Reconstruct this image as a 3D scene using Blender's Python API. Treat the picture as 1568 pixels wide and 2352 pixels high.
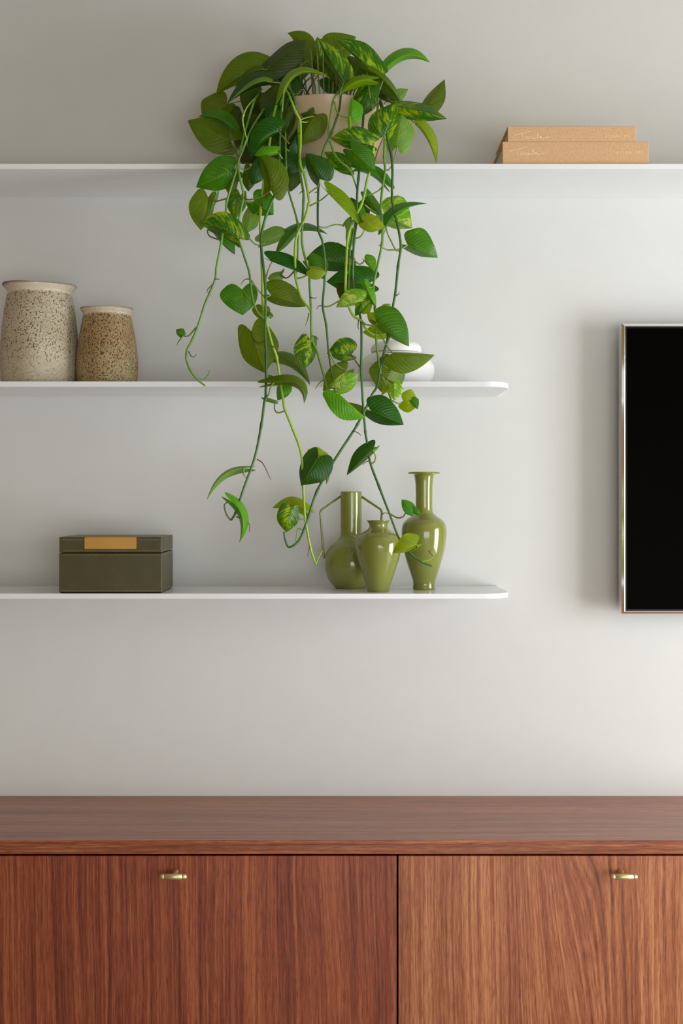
import bpy, bmesh, math, random
from mathutils import Vector

for _o in list(bpy.data.objects):
    bpy.data.objects.remove(_o, do_unlink=True)
SC = bpy.context.scene
COL = SC.collection
PI = math.pi

# ------------------------------------------------------------------ camera
F, CX, HY, EYE, DIST = 3000.0, 784.0, 1150.0, 1.25, 3.0
cam_d = bpy.data.cameras.new('camera')
cam = bpy.data.objects.new('camera', cam_d)
COL.objects.link(cam)
cam.location = (0, -DIST, EYE)
cam.rotation_euler = (PI / 2, 0, 0)
cam_d.sensor_fit = 'VERTICAL'
cam_d.sensor_height = 36.0
cam_d.lens = F / 2352 * 36.0
cam_d.shift_y = (HY - 1176) / 2352
cam_d.clip_start = 0.05
SC.camera = cam

# ------------------------------------------------------------------ world, daylight, exposure
SC.view_settings.view_transform = 'Standard'
SC.view_settings.look = 'None'
SC.view_settings.exposure = 0.40
SC.view_settings.gamma = 1.0
SC.view_settings.use_curve_mapping = False
world = bpy.data.worlds.new('world')
SC.world = world
world.use_nodes = True
world.node_tree.nodes['Background'].inputs[0].default_value = (0.80, 0.90, 1.0, 1)
world.node_tree.nodes['Background'].inputs[1].default_value = 1.0


def area(name, loc, rot, sx, sy, power, col):
    l = bpy.data.lights.new(name, 'AREA')
    l.shape = 'RECTANGLE'
    l.size, l.size_y, l.energy, l.color = sx, sy, power, col
    o = bpy.data.objects.new(name, l)
    COL.objects.link(o)
    o.location, o.rotation_euler = loc, rot
    return o


# daylight through the window in the right wall, plus an added fill light behind the camera
RIGHT_X, LEFT_X, FRONT_Y, CEIL = 2.55, -2.3, -5.2, 2.435
WIN = (-2.05, -0.70, 0.05, 1.80)      # y0, y1, z0, z1 of the opening in the right wall
FRONT_FILL = (-0.2, 2.35, 0.05, 1.50)        # x0, x1, z0, z1 of the added, unseen fill opening in the front wall
area('window_daylight', (RIGHT_X + .14, (WIN[0] + WIN[1]) / 2, (WIN[2] + WIN[3]) / 2), (0, PI / 2, 0),
     WIN[3] - WIN[2], WIN[1] - WIN[0], 78, (0.95, 0.985, 1.0))
area('front_fill_light', ((FRONT_FILL[0] + FRONT_FILL[1]) / 2, FRONT_Y - .14, (FRONT_FILL[2] + FRONT_FILL[3]) / 2), (PI / 2, 0, 0),
     FRONT_FILL[1] - FRONT_FILL[0], FRONT_FILL[3] - FRONT_FILL[2], 40, (0.95, 0.985, 1.0))


# ------------------------------------------------------------------ helpers
def depth(Y):
    return DIST - Y


def W3(px, py, Y):
    """photo pixel at a distance Y (m) out from the back wall -> world point"""
    d = DIST - Y
    return Vector(((px - CX) * d / F, -Y, EYE + (HY - py) * d / F))


def lin(r, g, b):
    def c(v):
        v /= 255.0
        return v / 12.92 if v <= .04045 else ((v + .055) / 1.055) ** 2.4
    return (c(r), c(g), c(b), 1.0)


def tag(o, label=None, cat=None, group=None, kind=None):
    if label: o['label'] = label
    if cat: o['category'] = cat
    if group: o['group'] = group
    if kind: o['kind'] = kind
    return o


def empty(name, loc, label=None, cat=None, group=None):
    o = bpy.data.objects.new(name, None)
    COL.objects.link(o)
    o.location = loc
    o.empty_display_size = .05
    return tag(o, label, cat, group)


def origin_of(o):
    v = Vector((0, 0, 0))
    while o is not None:
        v += o.location
        o = o.parent
    return v


def obj(name, verts, faces, mat, parent=None, smooth=False, uvs=None, loc=None):
    """mesh from world-space vertices; local to the parent"""
    off = origin_of(parent)
    base = Vector(loc) if loc is not None else off
    me = bpy.data.meshes.new(name)
    me.from_pydata([tuple(Vector(v) - base) for v in verts], [], faces)
    me.update()
    if mat is not None:
        me.materials.append(mat)
    if smooth:
        me.polygons.foreach_set('use_smooth', [True] * len(me.polygons))
    if uvs is not None:
        uvl = me.uv_layers.new(name='leaf')
        for lp in me.loops:
            uvl.data[lp.index].uv = uvs[lp.vertex_index]
    o = bpy.data.objects.new(name, me)
    COL.objects.link(o)
    o.location = base - off
    if parent is not None:
        o.parent = parent
    return o


class MB:
    def __init__(s):
        s.v, s.f = [], []

    def add(s, v, f):
        n = len(s.v)
        s.v += [tuple(p) for p in v]
        s.f += [tuple(i + n for i in q) for q in f]

    def box(s, x0, x1, y0, y1, z0, z1):
        s.add([(x0, y0, z0), (x1, y0, z0), (x1, y1, z0), (x0, y1, z0), (x0, y0, z1), (x1, y0, z1), (x1, y1, z1), (x0, y1, z1)],
              [(0, 3, 2, 1), (4, 5, 6, 7), (0, 1, 5, 4), (1, 2, 6, 5), (2, 3, 7, 6), (3, 0, 4, 7)])

    def obj(s, name, mat, parent=None, smooth=False, bevel=0, seg=2, loc=None):
        o = obj(name, s.v, s.f, mat, parent, smooth, loc=loc)
        if bevel:
            m = o.modifiers.new('bevel', 'BEVEL')
            m.width, m.segments, m.limit_method = bevel, seg, 'ANGLE'
            m.angle_limit = math.radians(40)
            o.data.polygons.foreach_set('use_smooth', [True] * len(o.data.polygons))
            n = o.modifiers.new('normals', 'WEIGHTED_NORMAL')
        return o


def boxo(name, mat, x0, x1, y0, y1, z0, z1, parent=None, bevel=0, seg=2):
    m = MB()
    m.box(x0, x1, y0, y1, z0, z1)
    c = None if parent is not None else ((x0 + x1) / 2, (y0 + y1) / 2, min(z0, z1))
    return m.obj(name, mat, parent, bevel=bevel, seg=seg, loc=c)


def lathe_vf(c, prof, n=64, wob=None):
    v, f = [], []
    m = len(prof)
    for i, (r, z) in enumerate(prof):
        for k in range(n):
            a = 2 * PI * k / n
            rr, zz = r, z
            if wob:
                rr, zz = wob(r, z, a, i)
            v.append((c[0] + rr * math.cos(a), c[1] + rr * math.sin(a), c[2] + zz))
    for i in range(m - 1):
        for k in range(n):
            k2 = (k + 1) % n
            f.append((i * n + k, i * n + k2, (i + 1) * n + k2, (i + 1) * n + k))
    f.append(tuple(range(n - 1, -1, -1)))
    f.append(tuple((m - 1) * n + k for k in range(n)))
    return v, f


def smooth_profile(pts, sub=6):
    """Catmull-Rom through (r,z) control points"""
    out = []
    n = len(pts)
    for i in range(n - 1):
        p0, p1, p2, p3 = pts[max(i - 1, 0)], pts[i], pts[i + 1], pts[min(i + 2, n - 1)]
        for k in range(sub):
            t = k / sub
            out.append(tuple(.5 * ((2 * p1[j]) + (-p0[j] + p2[j]) * t + (2 * p0[j] - 5 * p1[j] + 4 * p2[j] - p3[j]) * t * t
                                   + (-p0[j] + 3 * p1[j] - 3 * p2[j] + p3[j]) * t ** 3) for j in range(2)))
    out.append(tuple(pts[-1]))
    return out


def spline(pts, sub=5):
    n = len(pts)
    out = []
    P = [Vector(p) for p in pts]
    for i in range(n - 1):
        p0, p1, p2, p3 = P[max(i - 1, 0)], P[i], P[i + 1], P[min(i + 2, n - 1)]
        for k in range(sub):
            t = k / sub
            out.append(.5 * ((2 * p1) + (-p0 + p2) * t + (2 * p0 - 5 * p1 + 4 * p2 - p3) * t * t + (-p0 + 3 * p1 - 3 * p2 + p3) * t ** 3))
    out.append(P[-1])
    return out


def tube_vf(pts, rad, n=8):
    """pts: world points; rad: one radius or a function of t in 0..1"""
    v, f = [], []
    m = len(pts)
    up = Vector((0, 1, 0))
    for i, p in enumerate(pts):
        t = (pts[min(i + 1, m - 1)] - pts[max(i - 1, 0)])
        if t.length < 1e-9:
            t = Vector((0, 0, 1))
        t.normalize()
        a = t.cross(up)
        if a.length < 1e-3:
            a = t.cross(Vector((1, 0, 0)))
        a.normalize()
        b = t.cross(a)
        r = rad(i / (m - 1)) if callable(rad) else rad
        for k in range(n):
            w = 2 * PI * k / n
            v.append(p + a * (r * math.cos(w)) + b * (r * math.sin(w)))
    for i in range(m - 1):
        for k in range(n):
            k2 = (k + 1) % n
            f.append((i * n + k, (i + 1) * n + k, (i + 1) * n + k2, i * n + k2))
    f.append(tuple(range(n)))
    f.append(tuple((m - 1) * n + k for k in reversed(range(n))))
    return v, f


def tube(name, pts, rad, mat, parent, n=8):
    v, f = tube_vf(pts, rad, n)
    return obj(name, v, f, mat, parent, True)


# ------------------------------------------------------------------ materials
class NT:
    def __init__(s, name):
        s.m = bpy.data.materials.new(name)
        s.m.use_nodes = True
        s.t = s.m.node_tree
        s.b = s.t.nodes['Principled BSDF']
        s.out = s.t.nodes['Material Output']

    def n(s, ty, **kw):
        nd = s.t.nodes.new(ty)
        for k, v in kw.items():
            if k.startswith('i_'):
                nd.inputs[k[2:].replace('_', ' ')].default_value = v
            else:
                setattr(nd, k, v)
        return nd

    def l(s, a, b):
        s.t.links.new(a, b)

    def set(s, **kw):
        for k, v in kw.items():
            s.b.inputs[k.replace('_', ' ')].default_value = v
        return s

    def math(s, op, a, b=None, c=None):
        nd = s.n('ShaderNodeMath', operation=op)
        for i, x in enumerate((a, b, c)):
            if x is None: continue
            if isinstance(x, (int, float)): nd.inputs[i].default_value = x
            else: s.l(x, nd.inputs[i])
        return nd.outputs[0]

    def mix(s, fac, a, b, mode='MIX'):
        nd = s.n('ShaderNodeMix', data_type='RGBA', blend_type=mode)
        for i, x in ((0, fac), (6, a), (7, b)):
            if isinstance(x, (int, float)): nd.inputs[i].default_value = x
            elif isinstance(x, tuple): nd.inputs[i].default_value = x
            else: s.l(x, nd.inputs[i])
        return nd.outputs[2]

    def ramp(s, fac, stops, interp='LINEAR'):
        nd = s.n('ShaderNodeValToRGB')
        cr = nd.color_ramp
        cr.interpolation = interp
        while len(cr.elements) < len(stops):
            cr.elements.new(.5)
        for e, (p, c) in zip(cr.elements, stops):
            e.position = p
            e.color = c if isinstance(c, tuple) else (c, c, c, 1)
        s.l(fac, nd.inputs[0])
        return nd.outputs[0]

    def coords(s, scale=(1, 1, 1), loc=(0, 0, 0), rot=(0, 0, 0), src='Object'):
        tc = s.n('ShaderNodeTexCoord')
        mp = s.n('ShaderNodeMapping')
        mp.inputs['Scale'].default_value = scale
        mp.inputs['Location'].default_value = loc
        mp.inputs['Rotation'].default_value = rot
        s.l(tc.outputs[src], mp.inputs[0])
        return mp.outputs[0]

    def noise(s, vec, scale, detail=3, rough=.55, dist=0.0):
        nd = s.n('ShaderNodeTexNoise')
        nd.inputs['Scale'].default_value = scale
        nd.inputs['Detail'].default_value = detail
        nd.inputs['Roughness'].default_value = rough
        nd.inputs['Distortion'].default_value = dist
        s.l(vec, nd.inputs['Vector'])
        return nd.outputs[0]

    def bump(s, h, strength, dist=.001):
        nd = s.n('ShaderNodeBump')
        nd.inputs['Strength'].default_value = strength
        nd.inputs['Distance'].default_value = dist
        s.l(h, nd.inputs['Height'])
        s.l(nd.outputs[0], s.b.inputs['Normal'])
        return nd


def plain(name, col, rough=.5, bump=None, spec=.5, var=.06, **kw):
    t = NT(name)
    t.set(Roughness=rough, **kw)
    t.b.inputs['Specular IOR Level'].default_value = spec
    nz = t.noise(t.coords(), 14, 4)
    dark = tuple(c * (1 - var) for c in col[:3]) + (1,)
    lite = tuple(min(1, c * (1 + var)) for c in col[:3]) + (1,)
    t.l(t.ramp(nz, [(.3, dark), (.7, lite)]), t.b.inputs['Base Color'])
    if bump:
        t.bump(t.noise(t.coords(), bump[0], 4), bump[1])
    return t.m


M = {}
M['wall'] = plain('wall_paint', lin(221, 221, 219), .75, (90, .06), .25, .012)
M['ceiling'] = plain('ceiling_paint', lin(204, 197, 183), .85, None, .2, .01)
M['left_wall'] = plain('warm_wall_paint', lin(172, 142, 104), .85, None, .2, .02)
M['shelf'] = plain('white_lacquered_metal', lin(236, 238, 242), .22, None, .5, .01)
M['window_frame'] = plain('white_frame_paint', lin(230, 230, 228), .4)
M['pot'] = plain('cream_glazed_ceramic', lin(210, 185, 154), .25, None, .5, .05)
M['soil'] = plain('potting_soil', lin(40, 28, 18), .95, (120, .9), .2, .3)
M['white_ceramic'] = plain('matte_white_ceramic', lin(240, 239, 238), .55, (200, .05), .4, .01)
M['brass'] = plain('satin_brass', lin(228, 212, 164), .42, None, .5, .03, Metallic=1.0)
M['chrome'] = plain('polished_steel', lin(235, 232, 228), .14, None, .5, .01, Metallic=1.0)
M['screen'] = plain('black_glass', lin(3, 2, 1), .35, None, .015, .1)
M['bezel'] = plain('black_bezel', lin(16, 14, 14), .4, None, .15, .1)
M['tv_back'] = plain('dark_plastic', lin(30, 30, 30), .6, None, .2, .1)
M['gap'] = plain('gap_shade_carcass', lin(14, 9, 7), .8, None, .1, .1)  # carcass colour blackened to stand in for shade inside the door gaps
M['paper'] = plain('page_block_paper', lin(206, 204, 190), .9, (400, .3), .1, .05)
M['foil'] = plain('pale_gold_foil', lin(252, 226, 172), .5, None, .4, .02)
M['thread'] = plain('olive_thread', lin(150, 140, 92), .8, None, .2, .05)
M['board_edge'] = plain('brown_board_edge', lin(140, 96, 70), .85, None, .2, .06)


def oak_floor():
    t = NT('oak_floor')
    t.set(Roughness=.45)
    nz = t.noise(t.coords((1.2, 14, 1)), 6, 5)
    t.l(t.ramp(nz, [(.3, lin(158, 144, 126)), (.7, lin(190, 176, 156))]), t.b.inputs['Base Color'])
    return t.m


M['floor'] = oak_floor()


def wood(name, axis, seed=0.0, crown=(), dark=lin(96, 46, 30), mid=lin(142, 76, 48), lite=lin(184, 116, 76), rough=.36, spec=.5):
    """reddish stained oak veneer: axis = direction of the grain ('x' or 'z')"""
    t = NT(name)
    t.set(Roughness=rough)
    t.b.inputs['Specular IOR Level'].default_value = spec

    def co(al, loc=(0, 0, 0)):
        return t.coords((1, 1, al) if axis == 'z' else (al, 1, 1), loc)
    sep = t.n('ShaderNodeSeparateXYZ')
    t.l(t.coords(), sep.inputs[0])
    cross = sep.outputs['X'] if axis == 'z' else t.math('ADD', sep.outputs['Z'], sep.outputs['Y'])
    along = sep.outputs['Z'] if axis == 'z' else sep.outputs['X']
    slow = t.noise(co(.28, (seed * 5, 0, seed * 2)), 2.6, 1, .4)          # wandering of the grain
    bend = t.noise(co(.5, (seed * 3, 0, seed)), 9.0, 2, .5)
    x = t.math('ADD', cross, t.math('MULTIPLY', t.math('SUBTRACT', slow, .5), .085))
    x = t.math('ADD', x, t.math('MULTIPLY', t.math('SUBTRACT', bend, .5), .010))
    for cx, wdt, push in crown:                                            # cathedral arches round a crown line
        dd = t.math('DIVIDE', t.math('SUBTRACT', cross, cx), wdt)
        bell = t.math('POWER', 2.718, t.math('MULTIPLY', t.math('MULTIPLY', dd, dd), -1.0))
        x = t.math('ADD', x, t.math('MULTIPLY', t.math('MULTIPLY', bell, along), push))
    cmb = t.n('ShaderNodeCombineXYZ')
    t.l(x, cmb.inputs[0])
    t.l(t.math('MULTIPLY', along, .012), cmb.inputs[1])
    cmb.inputs[2].default_value = seed * 7.3
    rings = t.noise(cmb.outputs[0], 150, 2, .6)
    broad = t.noise(cmb.outputs[0], 16, 2, .5)
    cmb2 = t.n('ShaderNodeCombineXYZ')
    t.l(x, cmb2.inputs[0])
    t.l(t.math('MULTIPLY', along, .045), cmb2.inputs[1])
    fib = t.noise(cmb2.outputs[0], 420, 3, .65)
    pores = t.noise(co(.06, (seed, 0, 0)), 620, 2, .6)
    pore = t.ramp(pores, [(.54, 0.0), (.70, 1.0)])
    val = t.math('ADD', t.math('MULTIPLY', rings, .55), t.math('MULTIPLY', fib, .45))
    val = t.math('ADD', val, t.math('MULTIPLY', t.math('SUBTRACT', broad, .5), .26))
    col = t.ramp(val, [(.33, dark), (.48, mid), (.66, lite)])
    pcol = t.mix(t.math('MULTIPLY', pore, .5), col, tuple(c * .5 for c in dark[:3]) + (1,))
    t.l(pcol, t.b.inputs['Base Color'])
    t.bump(t.math('SUBTRACT', val, t.math('MULTIPLY', pore, .5)), .10, .0005)
    return t.m


M['wood_door_shaded'] = wood('red_oak_veneer_shaded', 'z', 1.3, ((.34, .10, .05),), lin(84, 34, 21), lin(134, 64, 39), lin(172, 98, 62))  # left door: weaker light painted in as darker, redder oak
M['wood_door_lit'] = wood('red_oak_crown_cut_lit', 'z', 4.6, ((-.115, .075, .16), (.37, .08, .10)), lin(106, 54, 34), lin(158, 90, 57), lin(200, 136, 92))  # right door: stronger light painted in as paler oak
M['wood_top'] = wood('red_oak_worktop', 'x', 2.2, rough=.29)


def linen():
    t = NT('tan_book_linen')
    t.set(Roughness=.85)
    t.b.inputs['Specular IOR Level'].default_value = .2
    a = t.noise(t.coords((1, 1, .3)), 1500, 2)
    b = t.noise(t.coords((.3, .3, 1)), 1500, 2)
    s = t.math('MULTIPLY', t.math('ADD', a, b), .5)
    t.l(t.ramp(s, [(.32, lin(192, 146, 106)), (.5, lin(214, 173, 132)), (.68, lin(232, 197, 158))]), t.b.inputs['Base Color'])
    t.bump(s, .3, .0004)
    return t.m


M['linen'] = linen()


def ceramic_green():
    t = NT('glossy_olive_glaze')
    t.set(Roughness=.12)
    t.b.inputs['Coat Weight'].default_value = .5
    t.b.inputs['Coat Roughness'].default_value = .04
    nz = t.noise(t.coords(), 9, 3)
    t.l(t.ramp(nz, [(.3, lin(124, 129, 57)), (.7, lin(134, 140, 64))]), t.b.inputs['Base Color'])
    return t.m


M['green'] = ceramic_green()


def stoneware(name, body, body2, speck, rim_lo, H, size, th=0.0, low_min=.45):
    """speckled stoneware; H = height at which the pale neck begins (object space)"""
    t = NT(name)
    t.set(Roughness=.6)
    t.b.inputs['Specular IOR Level'].default_value = .35
    v = t.coords((1, 1, .75))
    big = t.noise(t.coords(), 14, 3)
    base = t.ramp(big, [(.35, body), (.65, body2)])
    n1 = t.noise(v, size, 2, .5)
    s1 = t.ramp(n1, [(.56 - th, 0.0), (.63 - th, 1.0)])
    n2 = t.noise(v, size * 1.9, 2, .5)
    s2 = t.ramp(n2, [(.54 - th, 0.0), (.66 - th, .7)])
    sep = t.n('ShaderNodeSeparateXYZ')
    t.l(t.coords(), sep.inputs[0])
    wob = t.math('MULTIPLY', t.math('SUBTRACT', big, .5), .008)
    zz = t.math('ADD', sep.outputs['Z'], wob)
    low = t.n('ShaderNodeMapRange')
    low.inputs['From Min'].default_value = H * .1
    low.inputs['From Max'].default_value = H * .45
    low.inputs['To Min'].default_value = low_min
    t.l(zz, low.inputs[0])
    neck = t.n('ShaderNodeMapRange')
    neck.inputs['From Min'].default_value = H - .002
    neck.inputs['From Max'].default_value = H + .003
    t.l(zz, neck.inputs[0])
    spk = t.math('MULTIPLY', t.math('MAXIMUM', s1, s2), low.outputs[0])
    spk = t.math('MULTIPLY', spk, t.math('SUBTRACT', 1.0, t.math('MULTIPLY', neck.outputs[0], .75)))
    c = t.mix(neck.outputs[0], base, lin(224, 213, 192))
    c = t.mix(spk, c, speck)
    rim = t.n('ShaderNodeMapRange')
    rim.inputs['From Min'].default_value = rim_lo
    rim.inputs['From Max'].default_value = rim_lo + .006
    t.l(zz, rim.inputs[0])
    c = t.mix(t.math('MULTIPLY', rim.outputs[0], .9), c, lin(120, 76, 48))
    t.l(c, t.b.inputs['Base Color'])
    t.bump(n1, .25, .0006)
    return t.m


def leather():
    t = NT('olive_leather')
    t.set(Roughness=.42)
    t.b.inputs['Specular IOR Level'].default_value = .5
    vo = t.n('ShaderNodeTexVoronoi')
    vo.inputs['Scale'].default_value = 900
    t.l(t.coords(), vo.inputs['Vector'])
    nz = t.noise(t.coords(), 30, 3)
    t.l(t.ramp(nz, [(.3, lin(67, 60, 30)), (.7, lin(75, 68, 36))]), t.b.inputs['Base Color'])
    t.bump(vo.outputs['Distance'], .15, .0003)
    return t.m


M['leather'] = leather()
M['plate'] = plain('brushed_gold_plate', lin(206, 158, 82), .42, None, .5, .05, Metallic=.85)


def glass_pane():
    t = NT('window_glass')
    tr = t.n('ShaderNodeBsdfTransparent')
    gl = t.n('ShaderNodeBsdfGlossy')
    gl.inputs['Roughness'].default_value = .02
    mx = t.n('ShaderNodeMixShader')
    mx.inputs[0].default_value = .06
    t.l(tr.outputs[0], mx.inputs[1])
    t.l(gl.outputs[0], mx.inputs[2])
    t.l(mx.outputs[0], t.out.inputs['Surface'])
    return t.m


M['glass'] = glass_pane()


def leaf_mat(name, c1, c2, back, var_col, var_amt, rough=.32, trans=.32, vein=None):
    t = NT(name)
    t.set(Roughness=rough)
    t.b.inputs['Specular IOR Level'].default_value = .45
    uv = t.n('ShaderNodeUVMap', uv_map='leaf')
    sep = t.n('ShaderNodeSeparateXYZ')
    t.l(uv.outputs[0], sep.inputs[0])
    u = sep.outputs['X']
    v = t.math('MULTIPLY_ADD', sep.outputs['Y'], 2.0, -1.0)
    av = t.math('ABSOLUTE', v)
    info = t.n('ShaderNodeObjectInfo')
    rnd = info.outputs['Random']
    q = t.math('SUBTRACT', u, t.math('MULTIPLY', av, .42))
    cmb = t.n('ShaderNodeCombineXYZ')
    t.l(t.math('MULTIPLY', q, 1.0), cmb.inputs[0])
    t.l(t.math('MULTIPLY', av, .12), cmb.inputs[1])
    t.l(t.math('ADD', t.math('MULTIPLY', t.math('SIGN', v), 3.0), t.math('MULTIPLY', rnd, 40.0)), cmb.inputs[2])
    streak = t.noise(cmb.outputs[0], 15, 4, .72)
    cmb2 = t.n('ShaderNodeCombineXYZ')
    t.l(u, cmb2.inputs[0])
    t.l(v, cmb2.inputs[1])
    t.l(t.math('MULTIPLY', rnd, 77.0), cmb2.inputs[2])
    blotch = t.noise(cmb2.outputs[0], 1.8, 2, .5)
    mott = t.noise(cmb2.outputs[0], 16, 3, .7)
    base = t.ramp(t.math('ADD', t.math('MULTIPLY', streak, .6), t.math('MULTIPLY', blotch, .4)), [(.36, c1), (.64, c2)])
    # variegation: streaks along the side veins, gathered in blotches
    m = t.math('ADD', t.math('MULTIPLY', streak, .75), t.math('ADD', t.math('MULTIPLY', blotch, .45), t.math('MULTIPLY', mott, .2)))
    m = t.ramp(m, [(.86 - .16 * var_amt, 0.0), (.97 - .16 * var_amt, 1.0)])
    col = t.mix(t.math('MULTIPLY', m, min(1.0, .35 + var_amt)), base, var_col)
    # midrib and side veins
    vc = vein or var_col
    rib = t.n('ShaderNodeMapRange')
    rib.inputs['From Min'].default_value = .045
    rib.inputs['From Max'].default_value = .015
    t.l(av, rib.inputs[0])
    col = t.mix(t.math('MULTIPLY', rib.outputs[0], .45), col, vc)
    sv = t.math('SINE', t.math('MULTIPLY', q, 75.0))
    svm = t.math('MULTIPLY', t.math('MAXIMUM', t.math('SUBTRACT', sv, .5), 0.0), .36)
    col = t.mix(svm, col, vc)
    hs = t.n('ShaderNodeHueSaturation')
    t.l(t.math('MULTIPLY_ADD', rnd, .018, .498), hs.inputs['Hue'])
    t.l(t.math('MULTIPLY_ADD', rnd, .3, .85), hs.inputs['Value'])
    hs.inputs['Saturation'].default_value = 1.12
    t.l(col, hs.inputs['Color'])
    t.l(hs.outputs[0], t.b.inputs['Base Color'])
    t.bump(t.math('ADD', t.math('MULTIPLY', sv, .3), t.math('ADD', t.math('MULTIPLY', streak, .5), t.math('MULTIPLY', rib.outputs[0], -1.0))), .45, .0010)
    tl = t.n('ShaderNodeBsdfTranslucent')
    t.l(t.mix(.5, hs.outputs[0], back), tl.inputs['Color'])
    mx = t.n('ShaderNodeMixShader')
    mx.inputs[0].default_value = trans
    t.l(t.b.outputs[0], mx.inputs[1])
    t.l(tl.outputs[0], mx.inputs[2])
    t.l(mx.outputs[0], t.out.inputs['Surface'])
    return t.m


YEL = lin(184, 200, 60)
LEAF = {
    'dark': leaf_mat('leaf_deep_green', lin(30, 74, 14), lin(44, 96, 22), lin(90, 140, 20), lin(120, 160, 50), .1, .28),
    'mid': leaf_mat('leaf_mid_green', lin(52, 112, 22), lin(78, 142, 34), lin(130, 180, 30), lin(150, 190, 60), .3, .3),
    'bright': leaf_mat('leaf_bright_green', lin(82, 150, 26), lin(112, 178, 44), lin(150, 200, 40), lin(180, 210, 80), .15, .3),
    'olive': leaf_mat('leaf_olive_green', lin(80, 106, 14), lin(110, 136, 24), lin(150, 170, 20), lin(150, 170, 50), .15, .4, .4),
    'olive_shaded': leaf_mat('leaf_olive_shaded', lin(50, 72, 10), lin(72, 96, 16), lin(110, 130, 20), lin(120, 140, 40), .1, .4, .3),  # olive leaf with canopy shade put into its colour
    'lime': leaf_mat('leaf_lime', lin(122, 160, 26), lin(150, 186, 48), lin(170, 200, 40), lin(190, 210, 80), .15, .38, .4),
    'pale': leaf_mat('leaf_pale_underside', lin(118, 152, 66), lin(142, 174, 92), lin(160, 190, 80), lin(176, 200, 124), .1, .5, .35),
    'varieg': leaf_mat('leaf_variegated_green', lin(36, 88, 18), lin(64, 126, 28), lin(120, 170, 30), YEL, .95, .28, vein=lin(150, 180, 70)),
    'varlite': leaf_mat('leaf_pale_variegated', lin(96, 156, 44), lin(140, 190, 70), lin(170, 200, 60), lin(222, 226, 130), 1.0, .32),
    'yellow': leaf_mat('leaf_yellow_green', lin(130, 156, 20), lin(164, 186, 36), lin(190, 200, 30), lin(206, 214, 80), .5, .36, .45),
}


def stem_mat(name, a, b):
    t = NT(name)
    t.set(Roughness=.4)
    nz = t.noise(t.coords((1, 1, .25)), 60, 3)
    t.l(t.ramp(nz, [(.35, a), (.65, b)]), t.b.inputs['Base Color'])
    return t.m


STEM = {
    'dark': stem_mat('vine_dark_green', lin(44, 84, 30), lin(70, 116, 44)),
    'mid': stem_mat('vine_green', lin(80, 124, 36), lin(112, 156, 52)),
    'lime': stem_mat('vine_lime', lin(128, 168, 40), lin(160, 192, 62)),
    'yellow': stem_mat('vine_yellow', lin(150, 170, 40), lin(190, 198, 66)),
    'pet': stem_mat('petiole_green', lin(96, 128, 48), lin(142, 160, 70)),
    'petb': stem_mat('petiole_brownish', lin(96, 78, 40), lin(124, 118, 56)),
    'root': stem_mat('aerial_root_brown', lin(82, 52, 36), lin(120, 80, 60)),
}

# ------------------------------------------------------------------ the room
def struct(name, mb_or, mat, **kw):
    o = mb_or.obj(name, mat, **kw)
    o['kind'] = 'structure'
    return o


T = .12
m = MB(); m.box(LEFT_X - T, RIGHT_X + T, 0, T, 0, CEIL); struct('wall_back', m, M['wall'])
m = MB(); m.box(LEFT_X - T, LEFT_X, FRONT_Y, 0, 0, CEIL); struct('wall_left', m, M['left_wall'])
m = MB()
m.box(RIGHT_X, RIGHT_X + T, FRONT_Y, WIN[0], 0, CEIL)
m.box(RIGHT_X, RIGHT_X + T, WIN[1], 0, 0, CEIL)
m.box(RIGHT_X, RIGHT_X + T, WIN[0], WIN[1], 0, WIN[2])
m.box(RIGHT_X, RIGHT_X + T, WIN[0], WIN[1], WIN[3], CEIL)
struct('wall_right', m, M['wall'])
m = MB()
m.box(LEFT_X - T, FRONT_FILL[0], FRONT_Y - T, FRONT_Y, 0, CEIL)
m.box(FRONT_FILL[1], RIGHT_X + T, FRONT_Y - T, FRONT_Y, 0, CEIL)
m.box(FRONT_FILL[0], FRONT_FILL[1], FRONT_Y - T, FRONT_Y, 0, FRONT_FILL[2])
m.box(FRONT_FILL[0], FRONT_FILL[1], FRONT_Y - T, FRONT_Y, FRONT_FILL[3], CEIL)
struct('wall_front', m, M['wall'])
m = MB(); m.box(LEFT_X - T, RIGHT_X + T, FRONT_Y - T, T, -.1, 0); struct('floor', m, M['floor'])
m = MB(); m.box(LEFT_X - T, RIGHT_X + T, FRONT_Y - T, T, CEIL, CEIL + .1); struct('ceiling', m, M['ceiling'])

w1 = empty('window_1', (RIGHT_X, (WIN[0] + WIN[1]) / 2, WIN[2])); w1['kind'] = 'structure'
fr = .05
m = MB()
m.box(RIGHT_X + .02, RIGHT_X + .09, WIN[0], WIN[1], WIN[2], WIN[2] + fr)
m.box(RIGHT_X + .02, RIGHT_X + .09, WIN[0], WIN[1], WIN[3] - fr, WIN[3])
m.box(RIGHT_X + .02, RIGHT_X + .09, WIN[0], WIN[0] + fr, WIN[2] + fr, WIN[3] - fr)
m.box(RIGHT_X + .02, RIGHT_X + .09, WIN[1] - fr, WIN[1], WIN[2] + fr, WIN[3] - fr)
m.obj('window_frame', M['window_frame'], w1)
boxo('mullion', M['window_frame'], RIGHT_X + .03, RIGHT_X + .08, -1.395, -1.355, WIN[2] + fr, WIN[3] - fr, w1)
boxo('pane', M['glass'], RIGHT_X + .05, RIGHT_X + .056, WIN[0] + fr, -1.395, WIN[2] + fr, WIN[3] - fr, w1)
boxo('pane', M['glass'], RIGHT_X + .05, RIGHT_X + .056, -1.355, WIN[1] - fr, WIN[2] + fr, WIN[3] - fr, w1)

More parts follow.
